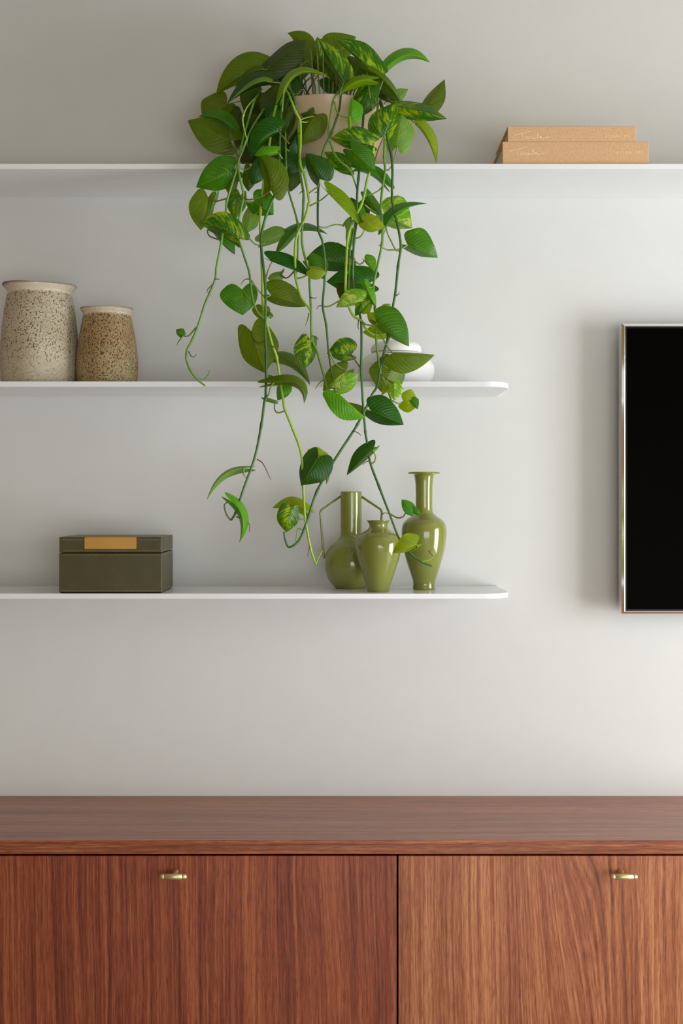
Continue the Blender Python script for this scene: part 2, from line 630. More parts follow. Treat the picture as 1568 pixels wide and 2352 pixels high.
d1 = empty('front_fill_opening', ((FRONT_FILL[0] + FRONT_FILL[1]) / 2, FRONT_Y, FRONT_FILL[2])); d1['kind'] = 'structure'  # glazed opening added to house the front fill light
m = MB()
m.box(FRONT_FILL[0], FRONT_FILL[1], FRONT_Y - .09, FRONT_Y - .02, FRONT_FILL[2], FRONT_FILL[2] + fr)
m.box(FRONT_FILL[0], FRONT_FILL[1], FRONT_Y - .09, FRONT_Y - .02, FRONT_FILL[3] - fr, FRONT_FILL[3])
m.box(FRONT_FILL[0], FRONT_FILL[0] + fr, FRONT_Y - .09, FRONT_Y - .02, FRONT_FILL[2] + fr, FRONT_FILL[3] - fr)
m.box(FRONT_FILL[1] - fr, FRONT_FILL[1], FRONT_Y - .09, FRONT_Y - .02, FRONT_FILL[2] + fr, FRONT_FILL[3] - fr)
m.obj('fill_opening_frame', M['window_frame'], d1)
xm = (FRONT_FILL[0] + FRONT_FILL[1]) / 2
boxo('mullion', M['window_frame'], xm - .03, xm + .03, FRONT_Y - .08, FRONT_Y - .03, FRONT_FILL[2] + fr, FRONT_FILL[3] - fr, d1)
for xa, xb in ((FRONT_FILL[0] + fr, xm - .03), (xm + .03, FRONT_FILL[1] - fr)):
    boxo('pane', M['glass'], xa, xb, FRONT_Y - .056, FRONT_Y - .05, FRONT_FILL[2] + fr, FRONT_FILL[3] - fr, d1)

# ------------------------------------------------------------------ worktop and cabinets
TOP_Z = EYE - .678
TOP_F = .392                      # how far the worktop stands out from the wall
TOP_T = .0278
o = boxo('worktop', M['wood_top'], -.7985, 1.0215, -TOP_F, -.001, TOP_Z - TOP_T, TOP_Z, bevel=.0012)
tag(o, 'long reddish-brown oak worktop across both cabinets below the shelves', 'worktop')

DOOR_F = .389
DZ1 = TOP_Z - TOP_T - .0046
DZ0 = .075
CW = .8893
GAPX = .1118


def handle(cx, parent):
    cz = EYE - .7420
    cy = -(DOOR_F + .034)
    L2, R = .0272, .0062
    prof = [(.0005, -L2), (.0030, -L2 + .0006), (.0050, -L2 + .0022), (.0059, -L2 + .0046), (R, -L2 + .0066), (R, -L2 + .0082),
            (.0052, -L2 + .0086), (.0052, -L2 + .0094), (R, -L2 + .0098)]
    full = prof + [(r, -z) for r, z in reversed(prof)]
    v, f = lathe_vf((0, 0, 0), full, 28)
    v = [(cx + p[2], cy + p[0], cz + p[1]) for p in v]
    bar = obj('handle', v, f, M['brass'], parent, True)
    bar['label'] = 'small satin brass T-bar handle'
    n = 20
    prof2 = [(.0062, 0), (.0060, .003), (.0046, .006), (.0040, .014), (.0040, .0300)]
    v, f = lathe_vf((0, 0, 0), prof2, n)
    v = [(cx + p[0], -(DOOR_F + p[2]), cz + p[1]) for p in v]
    obj('handle_stem', v, f, M['brass'], parent, True)
    return bar


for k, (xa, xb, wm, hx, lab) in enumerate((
        (GAPX - CW, GAPX, M['wood_door_shaded'], -.3316, 'reddish-brown oak cabinet left of the door gap, coloured darker as if in shade'),
        (GAPX, GAPX + CW, M['wood_door_lit'], .5573, 'reddish-brown oak cabinet right of the door gap, under the television'))):
    root = empty('cabinet', ((xa + xb) / 2, -.2, .06), lab, 'cabinet', 'cabinets under the worktop')
    m = MB()
    t_ = .018
    m.box(xa + .0002, xa + t_, -.366, -.002, .06, TOP_Z - TOP_T - .0005)
    m.box(xb - t_, xb - .0002, -.366, -.002, .06, TOP_Z - TOP_T - .0005)
    m.box(xa + t_, xb - t_, -.366, -.002, .06, .06 + t_)
    m.box(xa + t_, xb - t_, -.366, -.002, TOP_Z - TOP_T - t_, TOP_Z - TOP_T - .0005)
    m.box(xa + t_, xb - t_, -.012, -.002, .06 + t_, TOP_Z - TOP_T - t_)
    m.obj('body', M['gap'], root)
    ex = (xa - .0185, xa) if k == 0 else (xb, xb + .0185)
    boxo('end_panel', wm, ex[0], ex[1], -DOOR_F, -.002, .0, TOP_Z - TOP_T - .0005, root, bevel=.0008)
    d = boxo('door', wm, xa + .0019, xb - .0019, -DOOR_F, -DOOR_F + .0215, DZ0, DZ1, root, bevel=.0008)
    handle(hx, d)
    boxo('plinth', M['gap'], xa + .0002, xb - .0002, -.34, -.02, 0.0, .0598, root)

# ------------------------------------------------------------------ shelves
SH_D, SH_T = .255, .0112
SZ1 = EYE + .7082       # top faces
SZ2 = EYE + .2507
SZ3 = EYE - .1952


def shelf(name, x0, x1, z, r, label):
    pts = [(x0, -.0005), (x0, -SH_D)]
    if r:
        for k in range(13):
            a = -PI / 2 + (PI / 2) * k / 12
            pts.append((x1 - r + r * math.cos(a), -SH_D + r + r * math.sin(a)))
    else:
        pts.append((x1, -SH_D))
    pts.append((x1, -.0005))
    n = len(pts)
    v = [(p[0], p[1], z - SH_T) for p in pts] + [(p[0], p[1], z) for p in pts]
    f = [tuple(reversed(range(n))), tuple(range(n, 2 * n))]
    for k in range(n):
        k2 = (k + 1) % n
        f.append((k, k2, n + k2, n + k))
    o = obj(name, v, f, M['shelf'], loc=((x0 + x1) / 2, -SH_D / 2, z - SH_T))
    md = o.modifiers.new('bevel', 'BEVEL')
    md.width, md.segments, md.limit_method, md.angle_limit = .0008, 2, 'ANGLE', math.radians(50)
    tag(o, label, 'shelf', 'white floating shelves')
    return o


shelf('floating_shelf', -1.6, 1.7, SZ1, 0, 'topmost white floating shelf, running the full width, under the trailing plant pot and books')
shelf('floating_shelf', -1.6, .357, SZ2, .056, 'middle white floating shelf with speckled jars and a white lidded jar')
shelf('floating_shelf', -1.6, .357, SZ3, .056, 'lowest white floating shelf carrying the olive box and green vases')


# ------------------------------------------------------------------ vases, jars
def vase_px(cx, yfront, plist, Y, zbase, inner=.004):
    """profile given in pixels (half width, row); returns list of (r, z-zbase)"""
    s = depth(Y) / F
    pts = [(h * s, EYE + (HY - y) * s - zbase) for h, y in plist]
    return pts


def fix_base(pts):
    z0 = pts[0][1]
    ztop = pts[-1][1]
    return [(r, (z - z0) * ztop / (ztop - z0)) for r, z in pts]


def hollow(prof, wall, floor=.006, upto=.6):
    """go over the lip and down inside"""
    top = prof[-1][1]
    inner = []
    for r, z in reversed(prof):
        if z > top * upto:
            inner.append((max(r - wall, .002), z))
    inner[0] = (inner[0][0], top - .0008)
    return prof + inner + [(.001, inner[-1][1] - .002)]


def px2x(px, Y):
    return (px - CX) * depth(Y) / F


# handled bottle vase
Y = .085
c = (px2x(806, Y), -Y, SZ3)
root = empty('vase', c, 'glossy olive green vase with two thin angular handles and straight tube neck', 'vase', 'olive green vases on the lowest shelf')
pl = [(33, 1354), (36.5, 1352.5), (46, 1343), (54, 1330), (60, 1310), (61.8, 1292), (59, 1275), (52.5, 1260), (43, 1249), (33, 1241), (27, 1234), (24.9, 1226), (24.6, 1210), (24.6, 1180), (24.6, 1150), (24.6, 1129)]
pr = smooth_profile(fix_base(vase_px(0, 0, pl, Y, SZ3)), 5)
pr = [(.002, 0.0)] + pr
v, f = lathe_vf(c, hollow(pr, .003), 72)
obj('body', v, f, M['green'], root, True)


def px_tube(name, pts, Y, r, mat, parent):
    """angular tube with softened corners"""
    P = [W3(x, y, Y) for x, y in pts]
    out = [P[0]]
    for i in range(1, len(P) - 1):
        a, b, c_ = P[i - 1], P[i], P[i + 1]
        k = .007
        p = b + (a - b).normalized() * k
        q = b + (c_ - b).normalized() * k
        for j in range(6):
            t = j / 5
            out.append(p * (1 - t) ** 2 + b * 2 * t * (1 - t) + q * t * t)
    out.append(P[-1])
    return tube(name, out, r, mat, parent, 12)


px_tube('handle', [(783, 1139), (735, 1173), (743.5, 1284), (748, 1282)], Y, .0025, M['green'], root)
px_tube('handle', [(829, 1140), (877, 1172), (869, 1284), (864, 1282)], Y, .0025, M['green'], root)

# short shouldered vase
Y = .194
c = (px2x(868.5, Y), -Y, SZ3)
root = empty('vase', c, 'short round-shouldered glossy olive green vase, front one with flared lip', 'vase', 'olive green vases on the lowest shelf')
pl = [(24, 1359), (25.5, 1356), (28, 1345), (33.5, 1328), (41, 1305), (48, 1283), (52.5, 1262), (53, 1248), (49, 1235), (40, 1225), (29, 1218.5), (22.5, 1213), (21, 1208), (21.5, 1203), (24, 1199), (26, 1197), (26, 1195)]
pr = [(.002, 0.0)] + smooth_profile(fix_base(vase_px(0, 0, pl, Y, SZ3)), 5)
v, f = lathe_vf(c, hollow(pr, .003), 72)
obj('body', v, f, M['green'], root, True)

# tall flared vase
Y = .127
c = (px2x(973.5, Y), -Y, SZ3)
root = empty('vase', c, 'tallest glossy olive green vase with long neck and wide flat lip', 'vase', 'olive green vases on the lowest shelf')
pl = [(25, 1355), (26, 1351), (25.2, 1343), (26, 1335), (30, 1322), (37, 1301), (43.5, 1280), (48.5, 1258), (51.6, 1233), (51.8, 1217), (48.5, 1203), (40, 1193), (29, 1185.5), (22, 1179), (19.8, 1172), (19.4, 1158), (19.4, 1130), (20.2, 1110), (22.5, 1094), (26, 1090), (36, 1088.6), (37.2, 1086.6), (36, 1084.4)]
pr = [(.002, 0.0)] + smooth_profile(fix_base(vase_px(0, 0, pl, Y, SZ3)), 5)
v, f = lathe_vf(c, hollow(pr, .0035), 72)
obj('body', v, f, M['green'], root, True)

# white lidded jar on the middle shelf
Y = .13
c = (px2x(909, Y), -Y, SZ2)
root = empty('lidded_jar', c, 'matte white round jar with a lid, behind the plant vines on the middle shelf', 'jar')
s = depth(Y) / F
zb = lambda y: EYE + (HY - y) * s - SZ2
body = [(.058, 0), (.066, .002), (.0765, .012), (.083, .026), (87.5 * s, zb(847)), (.0815, .048), (.072, .060), (.0615, .0685), (.052, .0735)]
v, f = lathe_vf(c, [(.002, 0)] + smooth_profile(body, 5) + [(.048, .0735), (.046, .06), (.002, .05)], 72)
obj('body', v, f, M['white_ceramic'], root, True)
zl = zb(810)
lid = [(.0500, zl - .0005), (.0535, zl), (.0552, zl + .003), (.0553, zl + .008), (.0530, zl + .0140), (.047, zl + .0195), (.036, zl + .0235), (.018, zl + .0252), (.002, zl + .0254)]
v, f = lathe_vf(c, [(.002, zl - .0005)] + smooth_profile(lid, 4), 72)
obj('lid', v, f, M['white_ceramic'], root, True)


# speckled stoneware jars
def stone_jar(cx, Y, plist, label, mat, seed, amp):
    c = (px2x(cx, Y), -Y, SZ2)
    s = depth(Y) / F
    pts = [(h * s, EYE + (HY - y) * s - SZ2) for h, y in plist]
    top = pts[-1][1]
    pts = [(pts[0][0] * .93, 0), (pts[0][0], .004)] + [p for p in pts if p[1] > .008]
    pr = [(.002, 0)] + smooth_profile(pts, 5)
    pr = hollow(pr, .004, upto=.5)

    def wob(r, z, a, i):
        k = max(0, (z - top * .82) / (top * .18))
        return (r * (1 + .008 * math.sin(2 * a + seed) + .012 * k * math.sin(3 * a + seed * 2)),
                z + k * amp * (math.cos(a - 2.4) * .6 + .4 * math.sin(2 * a + seed)))
    v, f = lathe_vf(c, pr, 72, wob)
    o = obj('stoneware_jar', v, f, mat, None, True, loc=c)
    tag(o, label, 'jar', 'speckled stoneware jars')
    return o


H1 = (HY - 678) * depth(.14) / F + EYE - SZ2
T1 = (HY - 655) * depth(.14) / F + EYE - SZ2
stone_jar(91, .14, [(83, 885), (86, 862), (88, 830), (87.5, 800), (84, 755), (79, 715), (74, 688), (71.5, 677), (73, 671), (78, 665.5), (82.5, 661), (83.5, 658), (81, 655.5)],
          'large pale grey speckled stoneware jar with flared rim at the left end', stoneware('speckled_pale_stoneware', lin(188, 176, 150), lin(206, 195, 172), lin(92, 70, 44), T1 - .008, H1, 320), 1.0, .0035)
H2 = (HY - 726) * depth(.15) / F + EYE - SZ2
T2 = (HY - 708) * depth(.15) / F + EYE - SZ2
stone_jar(246, .15, [(66, 885), (69, 865), (70.3, 840), (68.5, 812), (63.5, 775), (58, 745), (54.5, 728), (54.5, 721), (58, 716), (60, 712), (59.5, 709)],
          'smaller brown speckled stoneware jar beside the large pale one', stoneware('speckled_brown_stoneware', lin(176, 142, 100), lin(188, 172, 130), lin(84, 62, 36), T2 - .0065, H2, 360, .035, .9), 2.3, .0025)

# ------------------------------------------------------------------ olive box
YF, YB = .246, .062
bx0, bx1 = px2x(135.5, YF), px2x(371, YF)
zt = EYE + (HY - 1233.3) * depth(YF) / F
zs = EYE + (HY - 1270) * depth(YF) / F
root = empty('storage_box', ((bx0 + bx1) / 2, -(YF + YB) / 2, SZ3), 'dark olive leather box with stitched lid and gold plate on the lowest shelf', 'box')
boxo('base', M['leather'], bx0, bx1, -YF, -YB, SZ3 + .0015, zs - .0006, root, bevel=.0016, seg=3)
lid = boxo('lid', M['leather'], bx0 + .0003, bx1 - .0003, -YF + .0003, -YB, zs + .0006, zt, root, bevel=.002, seg=3)
boxo('base_felt', M['gap'], bx0 + .003, bx1 - .003, -YF + .003, -YB - .003, SZ3 + .0001, SZ3 + .0016, root)
# gold plate, rounded lower corners, wrapping over the front edge of the lid
px0, px1 = px2x(194.2, YF), px2x(313.4, YF)
pz0 = EYE + (HY - 1261) * depth(YF) / F
r = .0022
out = [(px0, zt + .0008), (px0, pz0 + r)]
for k in range(1, 6):
    a = PI + (PI / 2) * k / 5
    out.append((px0 + r + r * math.cos(a), pz0 + r + r * math.sin(a)))
for k in range(0, 6):
    a = 1.5 * PI + (PI / 2) * k / 5
    out.append((px1 - r + r * math.cos(a), pz0 + r + r * math.sin(a)))
out += [(px1, zt + .0008)]
n = len(out)
yo, yi = -YF - .0012, -YF + .0004
v = [(x, yo, z) for x, z in out] + [(x, yi, z) for x, z in out]
f = [tuple(range(n)), tuple(reversed(range(n, 2 * n)))] + [(k, n + k, n + (k + 1) % n, (k + 1) % n) for k in range(n)]
mb = MB(); mb.add(v, f)
mb.box(px0, px1, -YF - .0012, -YF + .022, zt - .0001, zt + .0009)
o = mb.obj('gold_plate', M['plate'], lid); o['label'] = 'brushed gold plate on the lid front'


def stitches(z, xa, xb, parent, n, yoff=0.0):
    mb = MB()
    step = (xb - xa) / n
    for k in range(n):
        x = xa + step * (k + .2)
        mb.box(x, x + step * .55, -YF - .0004 + yoff, -YF + .0004 + yoff, z - .0005, z + .0005)
    o = mb.obj('stitching', M['thread'], parent)
    o['kind'] = 'stuff'


zp = lambda y: EYE + (HY - y) * depth(YF) / F
sx0, sx1 = bx0 + .004, bx1 - .004
base = [o for o in root.children if o.name.startswith('base')][0]
stitches(zp(1240.2), sx0, px0 - .003, lid, 16, .0003)
stitches(zp(1240.2), px1 + .003, sx1, lid, 16, .0003)
stitches(zp(1265.4), sx0, sx1, lid, 66, .0003)
stitches(zp(1274.8), sx0, sx1, base, 66)
stitches(zp(1357), sx0, sx1, base, 66)
for side_z, par in ((zp(1265.4), lid), (zp(1274.8), base), (zp(1357), base)):
    mb = MB()
    for k in range(46):
        y = -YF + .006 + k * .0038
        mb.box(bx1 - .0005, bx1 + .0004, y, y + .002, side_z - .00035, side_z + .00035)
    o = mb.obj('stitching', M['thread'], par); o['kind'] = 'stuff'

# ------------------------------------------------------------------ books
SIG = [
    [(415, 285), (480, 270), (560, 250), (640, 230), (705, 213)],
    [(545, 258), (555, 275), (558, 310), (560, 345)],
    [(645, 298), (622, 300), (603, 315), (600, 332), (612, 345), (630, 335), (642, 312), (645, 335), (655, 345), (668, 325), (675, 308), (690, 316),
     (688, 335), (700, 340), (720, 322), (728, 310), (730, 330), (722, 345), (742, 342), (758, 320), (760, 338), (775, 338), (800, 300), (812, 262), (802, 258),
     (797, 290), (802, 330), (818, 330), (838, 305), (855, 300), (842, 312), (836, 326), (848, 330), (860, 312), (864, 330), (890, 336), (930, 320), (985, 311)],
    [(782, 236), (786, 242)],
]


def book(x0, x1, yf, depth_, z0, z1, label, sig_px, name_px, spineY, text_h):
    ct = .0032
    root = empty('book', ((x0 + x1) / 2, -(yf - depth_ / 2), z0), label, 'book', 'stacked linen books on the topmost shelf')
    yb = -(yf - depth_)
    boxo('cover', M['linen'], x0, x1, -yf + .003, yb, z0, z0 + ct, root, bevel=.0008)
    boxo('cover', M['linen'], x0, x1, -yf + .003, yb, z1 - ct, z1, root, bevel=.0008)
    sp = boxo('spine', M['linen'], x0, x1, -yf, -yf + .0035, z0, z1, root, bevel=.0012, seg=3)
    boxo('page_block', M['paper'], x0 + .0045, x1 - .0045, -yf + .0035, yb - .004, z0 + ct, z1 - ct, root)
    # gilt signature on the spine
    mb = MB()
    s = depth(yf) / F
    for st in SIG:
        P = []
        for u, w in st:
            px = 1120 + u / 7 + sig_px[0]
            py = 270 + w / 7 + sig_px[1]
            q = W3(px, py, yf)
            P.append(Vector((q.x, -yf - .0001, q.z)))
        if len(P) > 2:
            P = spline(P, 3)
        vv, ff = tube_vf(P, .00042, 5)
        vv = [(a.x, -yf - .0001 + (a.y + yf + .0001) * .4, a.z) for a in vv]
        mb.add(vv, ff)
    o = mb.obj('gilt_signature', M['foil'], sp)
    o['label'] = 'pale gilt handwritten title on the spine'
    cu = bpy.data.curves.new('title', 'FONT')
    cu.body = 'A NEGRA , 1923'
    cu.size = 1.0
    cu.space_character = 1.25
    cu.extrude = .0
    to = bpy.data.objects.new('title_tmp', cu)
    COL.objects.link(to)
    bpy.context.view_layer.update()
    me = bpy.data.meshes.new_from_object(to.evaluated_get(bpy.context.evaluated_depsgraph_get()))
    bpy.data.objects.remove(to, do_unlink=True)
    xs = [q.co.x for q in me.vertices]
    ys = [q.co.y for q in me.vertices if q.co.y >= -.02]
    ax0, ax1 = W3(name_px[0], 0, yf).x, W3(name_px[1], 0, yf).x
    az0, az1 = W3(0, name_px[3], yf).z, W3(0, name_px[2], yf).z
    sx = (ax1 - ax0) / (max(xs) - min(xs))
    sz = (az1 - az0) / (max(ys) - 0)
    vs = [(ax0 + (q.co.x - min(xs)) * sx, -yf - .00035, az0 + q.co.y * sz) for q in me.vertices]
    fs = [tuple(p.vertices) for p in me.polygons]
    o = obj('gilt_title', vs, fs, M['foil'], sp)
    o['label'] = 'pale gilt lettering A NEGRA , 1923'
    return root


BY = .250
bz0 = SZ1
bz1 = EYE + (HY - 325.3) * depth(BY) / F
bz2 = EYE + (HY - 290) * depth(BY) / F
book(px2x(1153.5, BY), px2x(1489.5, BY), BY, .222, bz0 + .0002, bz1, 'larger tan linen book, lower one of the stack on the topmost shelf', (-10.5, 36.5), (1415.5, 1473.5, 346.8, 352.6), BY, .005)
book(px2x(1165.5, BY), px2x(1460, BY), BY, .215, bz1 + .0002, bz2, 'smaller tan linen book, lying on top of the larger one', (0, 0), (1389, 1447, 310, 315.6), BY, .005)

# ------------------------------------------------------------------ television
tvF, tvB = .074, .036
tx0 = px2x(1428.6, tvF)
tx1 = tx0 + 1.175
tz1 = EYE + (HY - 743.5) * depth(tvF - .006) / F
tz0 = EYE + (HY - 1409.5) * depth(tvF - .006) / F
root = empty('television', ((tx0 + tx1) / 2, -tvB, tz0), 'wall-mounted black television with thin polished silver frame', 'television')
# frame: a mitred ring with stepped, chamfered section
sec = [(0, tvB), (0, tvF - .010), (.0006, tvF - .0095), (.0006, tvF - .0085), (0, tvF - .008), (0, tvF - .0055), (.0052, tvF), (.0066, tvF - .0006), (.0066, tvF - .004)]
corner = [(tx0, tz0, 1, 1), (tx1, tz0, -1, 1), (tx1, tz1, -1, -1), (tx0, tz1, 1, -1)]
v, f = [], []
for cx_, cz_, ix, iz in corner:
    for ins, yy in sec:
        v.append((cx_ + ix * ins, -yy, cz_ + iz * ins))
ns = len(sec)
for k in range(4):
    k2 = (k + 1) % 4
    for j in range(ns - 1):
        f.append((k * ns + j, k2 * ns + j, k2 * ns + j + 1, k * ns + j + 1))
obj('frame', v, f, M['chrome'], root)
fx = .0066
mb = MB()
bw = .0042
for a in ((tx0 + fx, tx1 - fx, tz0 + fx, tz0 + fx + bw), (tx0 + fx, tx1 - fx, tz1 - fx - bw, tz1 - fx),
          (tx0 + fx, tx0 + fx + bw, tz0 + fx + bw, tz1 - fx - bw), (tx1 - fx - bw, tx1 - fx, tz0 + fx + bw, tz1 - fx - bw)):
    mb.box(a[0], a[1], -tvF + .0012, -tvF + .006, a[2], a[3])
mb.obj('bezel', M['bezel'], root)
boxo('screen', M['screen'], tx0 + fx + bw, tx1 - fx - bw, -tvF + .0018, -tvF + .006, tz0 + fx + bw, tz1 - fx - bw, root)
boxo('back_panel', M['tv_back'], tx0 + .001, tx1 - .001, -tvB - .02, -tvB, tz0 + .001, tz1 - .001, root)
boxo('wall_bracket', M['tv_back'], (tx0 + tx1) / 2 - .2, (tx0 + tx1) / 2 + .2, -tvB, -.0005, (tz0 + tz1) / 2 - .12, (tz0 + tz1) / 2 + .12, root)

# ------------------------------------------------------------------ the trailing plant
rng = random.Random(7)
PY = .140
PC = (px2x(753, PY), -PY, SZ1)
plant = empty('trailing_pothos', PC, 'pothos with long trailing leafy vines in a cream pot on the topmost shelf', 'potted plant')
PR = .136
PH = EYE + (HY - 214.5) * depth(PY + PR) / F - SZ1
prof = [(.002, 0), (.117, 0), (.1205, .0015), (.1225, .006), (.1245, .03), (.128, .07), (.132, .11), (PR - .0006, PH - .003), (PR, PH - .0012), (PR - .0012, PH),
        (PR - .005, PH), (PR - .0062, PH - .002), (.126, .10), (.124, .085), (.002, .085)]
v, f = lathe_vf(PC, prof, 96)
o = obj('planter_pot', v, f, M['pot'], plant, True)
md = o.modifiers.new('split', 'EDGE_SPLIT'); md.split_angle = math.radians(50)
o['label'] = 'round cream glazed planter'
v, f = lathe_vf(PC, [(.002, .0855), (.1235, .0855), (.1255, .104), (.08, .113), (.002, .117)], 48)
o = obj('soil', v, f, M['soil'], plant, True)

VY = .312
# name, path in photo pixels (x, y[, Y]), material, radius
VINES = [
    ('mid', .0026, [(600, 205, .2), (585, 228, .27), (566, 290, .30), (552, 345, .305), (544, 385), (531, 428), (521, 461), (518, 490), (512, 530), (508, 557), (497, 613), (494, 641), (481, 674), (470, 699), (456, 744), (442, 779), (429, 805), (428, 826), (436, 849), (450, 869), (471, 886)]),
    ('mid', .0025, [(625, 225, .22), (598, 262, .28), (578, 295, .30), (566, 322), (557, 346), (547, 374), (551, 410), (559, 449), (554, 479), (545, 532), (558, 581), (572, 625), (577, 670), (582, 694), (592, 718), (606, 729), (620, 726)]),
    ('dark', .0030, [(650, 215, .22), (646, 250, .3), (642, 330, .305), (640, 400), (633, 440), (624, 462), (611, 495), (599, 545), (601, 581), (608, 643), (610, 694), (609, 765), (611, 819), (610, 908), (607, 923), (600, 976), (585, 1050), (560, 1120), (541, 1177), (530, 1195)]),
    ('lime', .0029, [(645, 215, .2), (632, 250, .29), (620, 320, .3), (598, 480, .3), (600, 580, .3), (602, 640, .3), (604, 700, .305), (615, 754), (626, 795), (635, 820), (642, 865), (650, 918), (654, 940), (671, 983), (691, 1040), (696, 1115), (699, 1175), (702, 1200), (712, 1255), (721, 1285), (726, 1295)]),
    ('lime', .0029, [(655, 205, .22), (661, 214, .27), (670, 235, .305), (680, 260), (689, 279), (690, 324), (689, 374), (699, 403), (709, 457), (708, 470), (699, 504), (679, 551), (678, 626), (681, 648), (691, 683), (710, 708), (713, 716)]),
    ('mid', .0028, [(672, 212, .25), (682, 260, .3), (686, 330, .3), (688, 385, .3), (691, 410, .3), (696, 439), (697, 460), (693, 547), (700, 590), (709, 619), (711, 657), (714, 711), (716, 776), (729, 811), (743, 860), (746, 875), (761, 911), (783, 944), (788, 950)]),
    ('mid', .0022, [(655, 300, .3), (657, 380, .3), (660, 429, .3), (683, 511, .3), (684, 560, .3), (682, 625, .3)]),
    ('mid', .0024, [(778, 208, .25), (773, 217, .285), (764, 234, .31), (757, 283), (755, 311), (766, 349), (779, 369), (795, 382), (807, 397), (821, 439)]),
    ('dark', .0026, [(783, 205, .25), (782, 225, .29), (777, 258, .31), (760, 307), (743, 344), (733, 390), (731, 417), (730, 519), (740, 554), (746, 597), (745, 647), (741, 703), (749, 747), (754, 804), (761, 854), (765, 888)]),
    ('lime', .0030, [(868, 225, .2), (866, 260, .29), (860, 300, .305), (857, 345), (850, 390), (843, 412), (837, 443), (830, 469), (815, 500), (801, 535), (796, 576), (793, 654), (794, 668), (800, 701), (812, 726), (830, 737), (841, 757), (861, 769), (887, 766)]),
    ('dark', .0027, [(845, 212, .2), (836, 250, .3), (830, 330, .3), (823, 410), (820, 446), (819, 504), (813, 554), (810, 604), (812, 660, .3), (824, 715, .3), (829, 740), (830, 797), (829, 847), (831, 886), (834, 936), (839, 993), (842, 1012), (850, 1062), (870, 1117), (895, 1182), (916, 1236), (937, 1266), (967, 1290), (992, 1300)]),
    ('mid', .0020, [(818, 500, .3), (806, 560, .3), (803, 583, .3), (801, 654, .3), (800, 690, .3)]),
    ('mid', .0028, [(874, 228, .2), (882, 265, .3), (883, 324), (882, 360), (884, 390), (879, 424), (874, 474), (876, 495), (878, 526), (877, 561), (867, 609), (857, 658), (861, 711), (863, 751), (864, 783), (869, 826), (874, 854), (884, 880), (899, 921)]),
    ('dark', .0029, [(870, 230, .2), (884, 275, .3), (890, 320), (897, 349), (901, 389), (900, 453), (904, 480), (916, 533), (920, 569), (914, 611), (908, 670), (901, 711), (891, 776), (883, 804), (873, 847), (866, 886), (854, 907), (839, 940), (820, 976), (807, 997), (766, 1060), (727, 1130), (707, 1190), (690, 1235), (675, 1252), (662, 1256), (655, 1240), (652, 1222)]),
    ('lime', .0016, [(594, 217, .25), (575, 236, .29), (564, 252), (557, 276), (566, 318)]),
    ('mid', .0014, [(456, 872), (470, 870), (478, 861), (482, 851)]),
    ('lime', .0016, [(726, 1295), (731, 1280), (740, 1265)]),
    ('mid', .0012, [(679, 1249), (682, 1220), (686, 1214), (698, 1219)]),
    ('lime', .0014, [(967, 1290), (985, 1286), (995, 1277)]),
]
VPTS = []
for mt, r, pts in VINES:
    P = []
    for p in pts:
        Yv = p[2] if len(p) > 2 else VY
        P.append(W3(p[0], p[1], Yv))
    S = spline(P, 5)
    nn = len(pts)
    for i, p in enumerate(pts):
        VPTS.append((p[0], p[1], p[2] if len(p) > 2 else VY))
        if i + 1 < nn:
            q = pts[i + 1]
            for k in range(1, 4):
                t = k / 4
                VPTS.append((p[0] + (q[0] - p[0]) * t, p[1] + (q[1] - p[1]) * t,
                             (p[2] if len(p) > 2 else VY) * (1 - t) + (q[2] if len(q) > 2 else VY) * t))
    # swollen leaf nodes at the path's bends
    L = len(S)
    node = {i * 5 for i in range(3, nn, 3)}
    rr = []
    for i in range(L):
        k = r * .9 * (1 - .25 * max(0, (i / L - .75) / .25))
        if i in node: k *= 1.3
        rr.append(k)
    tube('vine', S, lambda t, rr=rr, L=L: rr[min(L - 1, int(round(t * (L - 1))))], STEM[mt], plant, 8)

ROOTS = [[(590, 1055), (603, 1064), (616, 1090), (622, 1102)], [(542, 1187), (562, 1194), (573, 1206), (572, 1222)], [(744, 872), (733, 880), (724, 894)],
         [(709, 719), (706, 735), (701, 748)], [(823, 735), (822, 750), (824, 757)], [(718, 771), (727, 775), (731, 782)], [(494, 641), (500, 641), (505, 643)],
         [(489, 652), (476, 666), (476, 672)], [(573, 641), (562, 642), (553, 654)], [(433, 807), (438, 817), (445, 820), (451, 813)], [(984, 1264), (990, 1273), (995, 1278)],
         [(742, 702), (732, 703), (727, 710)], [(712, 683), (722, 685), (727, 683)], [(712, 1255), (708, 1265), (707, 1279)], [(810, 990), (822, 994), (829, 1001)],
         [(870, 563), (876, 566)], [(850, 1058), (840, 1061), (832, 1068)], [(626, 795), (636, 800), (640, 794 + 1)], [(730, 519), (726, 522), (723, 527)], [(909, 679), (915, 676), (916, 670)],
         [(697, 440), (691, 441), (687, 446)], [(730, 441), (726, 441), (722, 444)], [(601, 465), (604, 474), (600, 480)], [(877, 1182), (883, 1178), (893, 1180)]]
for p in ROOTS:
    tube('aerial_root', spline([W3(x, y, VY + .004) for x, y in p], 4), lambda t: .0013 * (1 - .6 * t), STEM['root'], plant, 6)


def in_obstacle(p):
    Yp = -p.y
    if Yp < .012: return True
    for z in (SZ1, SZ2, SZ3):
        if z - SH_T - .004 < p.z < z + .003 and Yp < SH_D + .004: return True
    if p.z < SZ1 + PH + .001 and p.z > SZ1 - .002:
        if math.hypot(p.x - PC[0], p.y - PC[1]) < PR + .003: return True
    return False


NU, NV = 16, 6


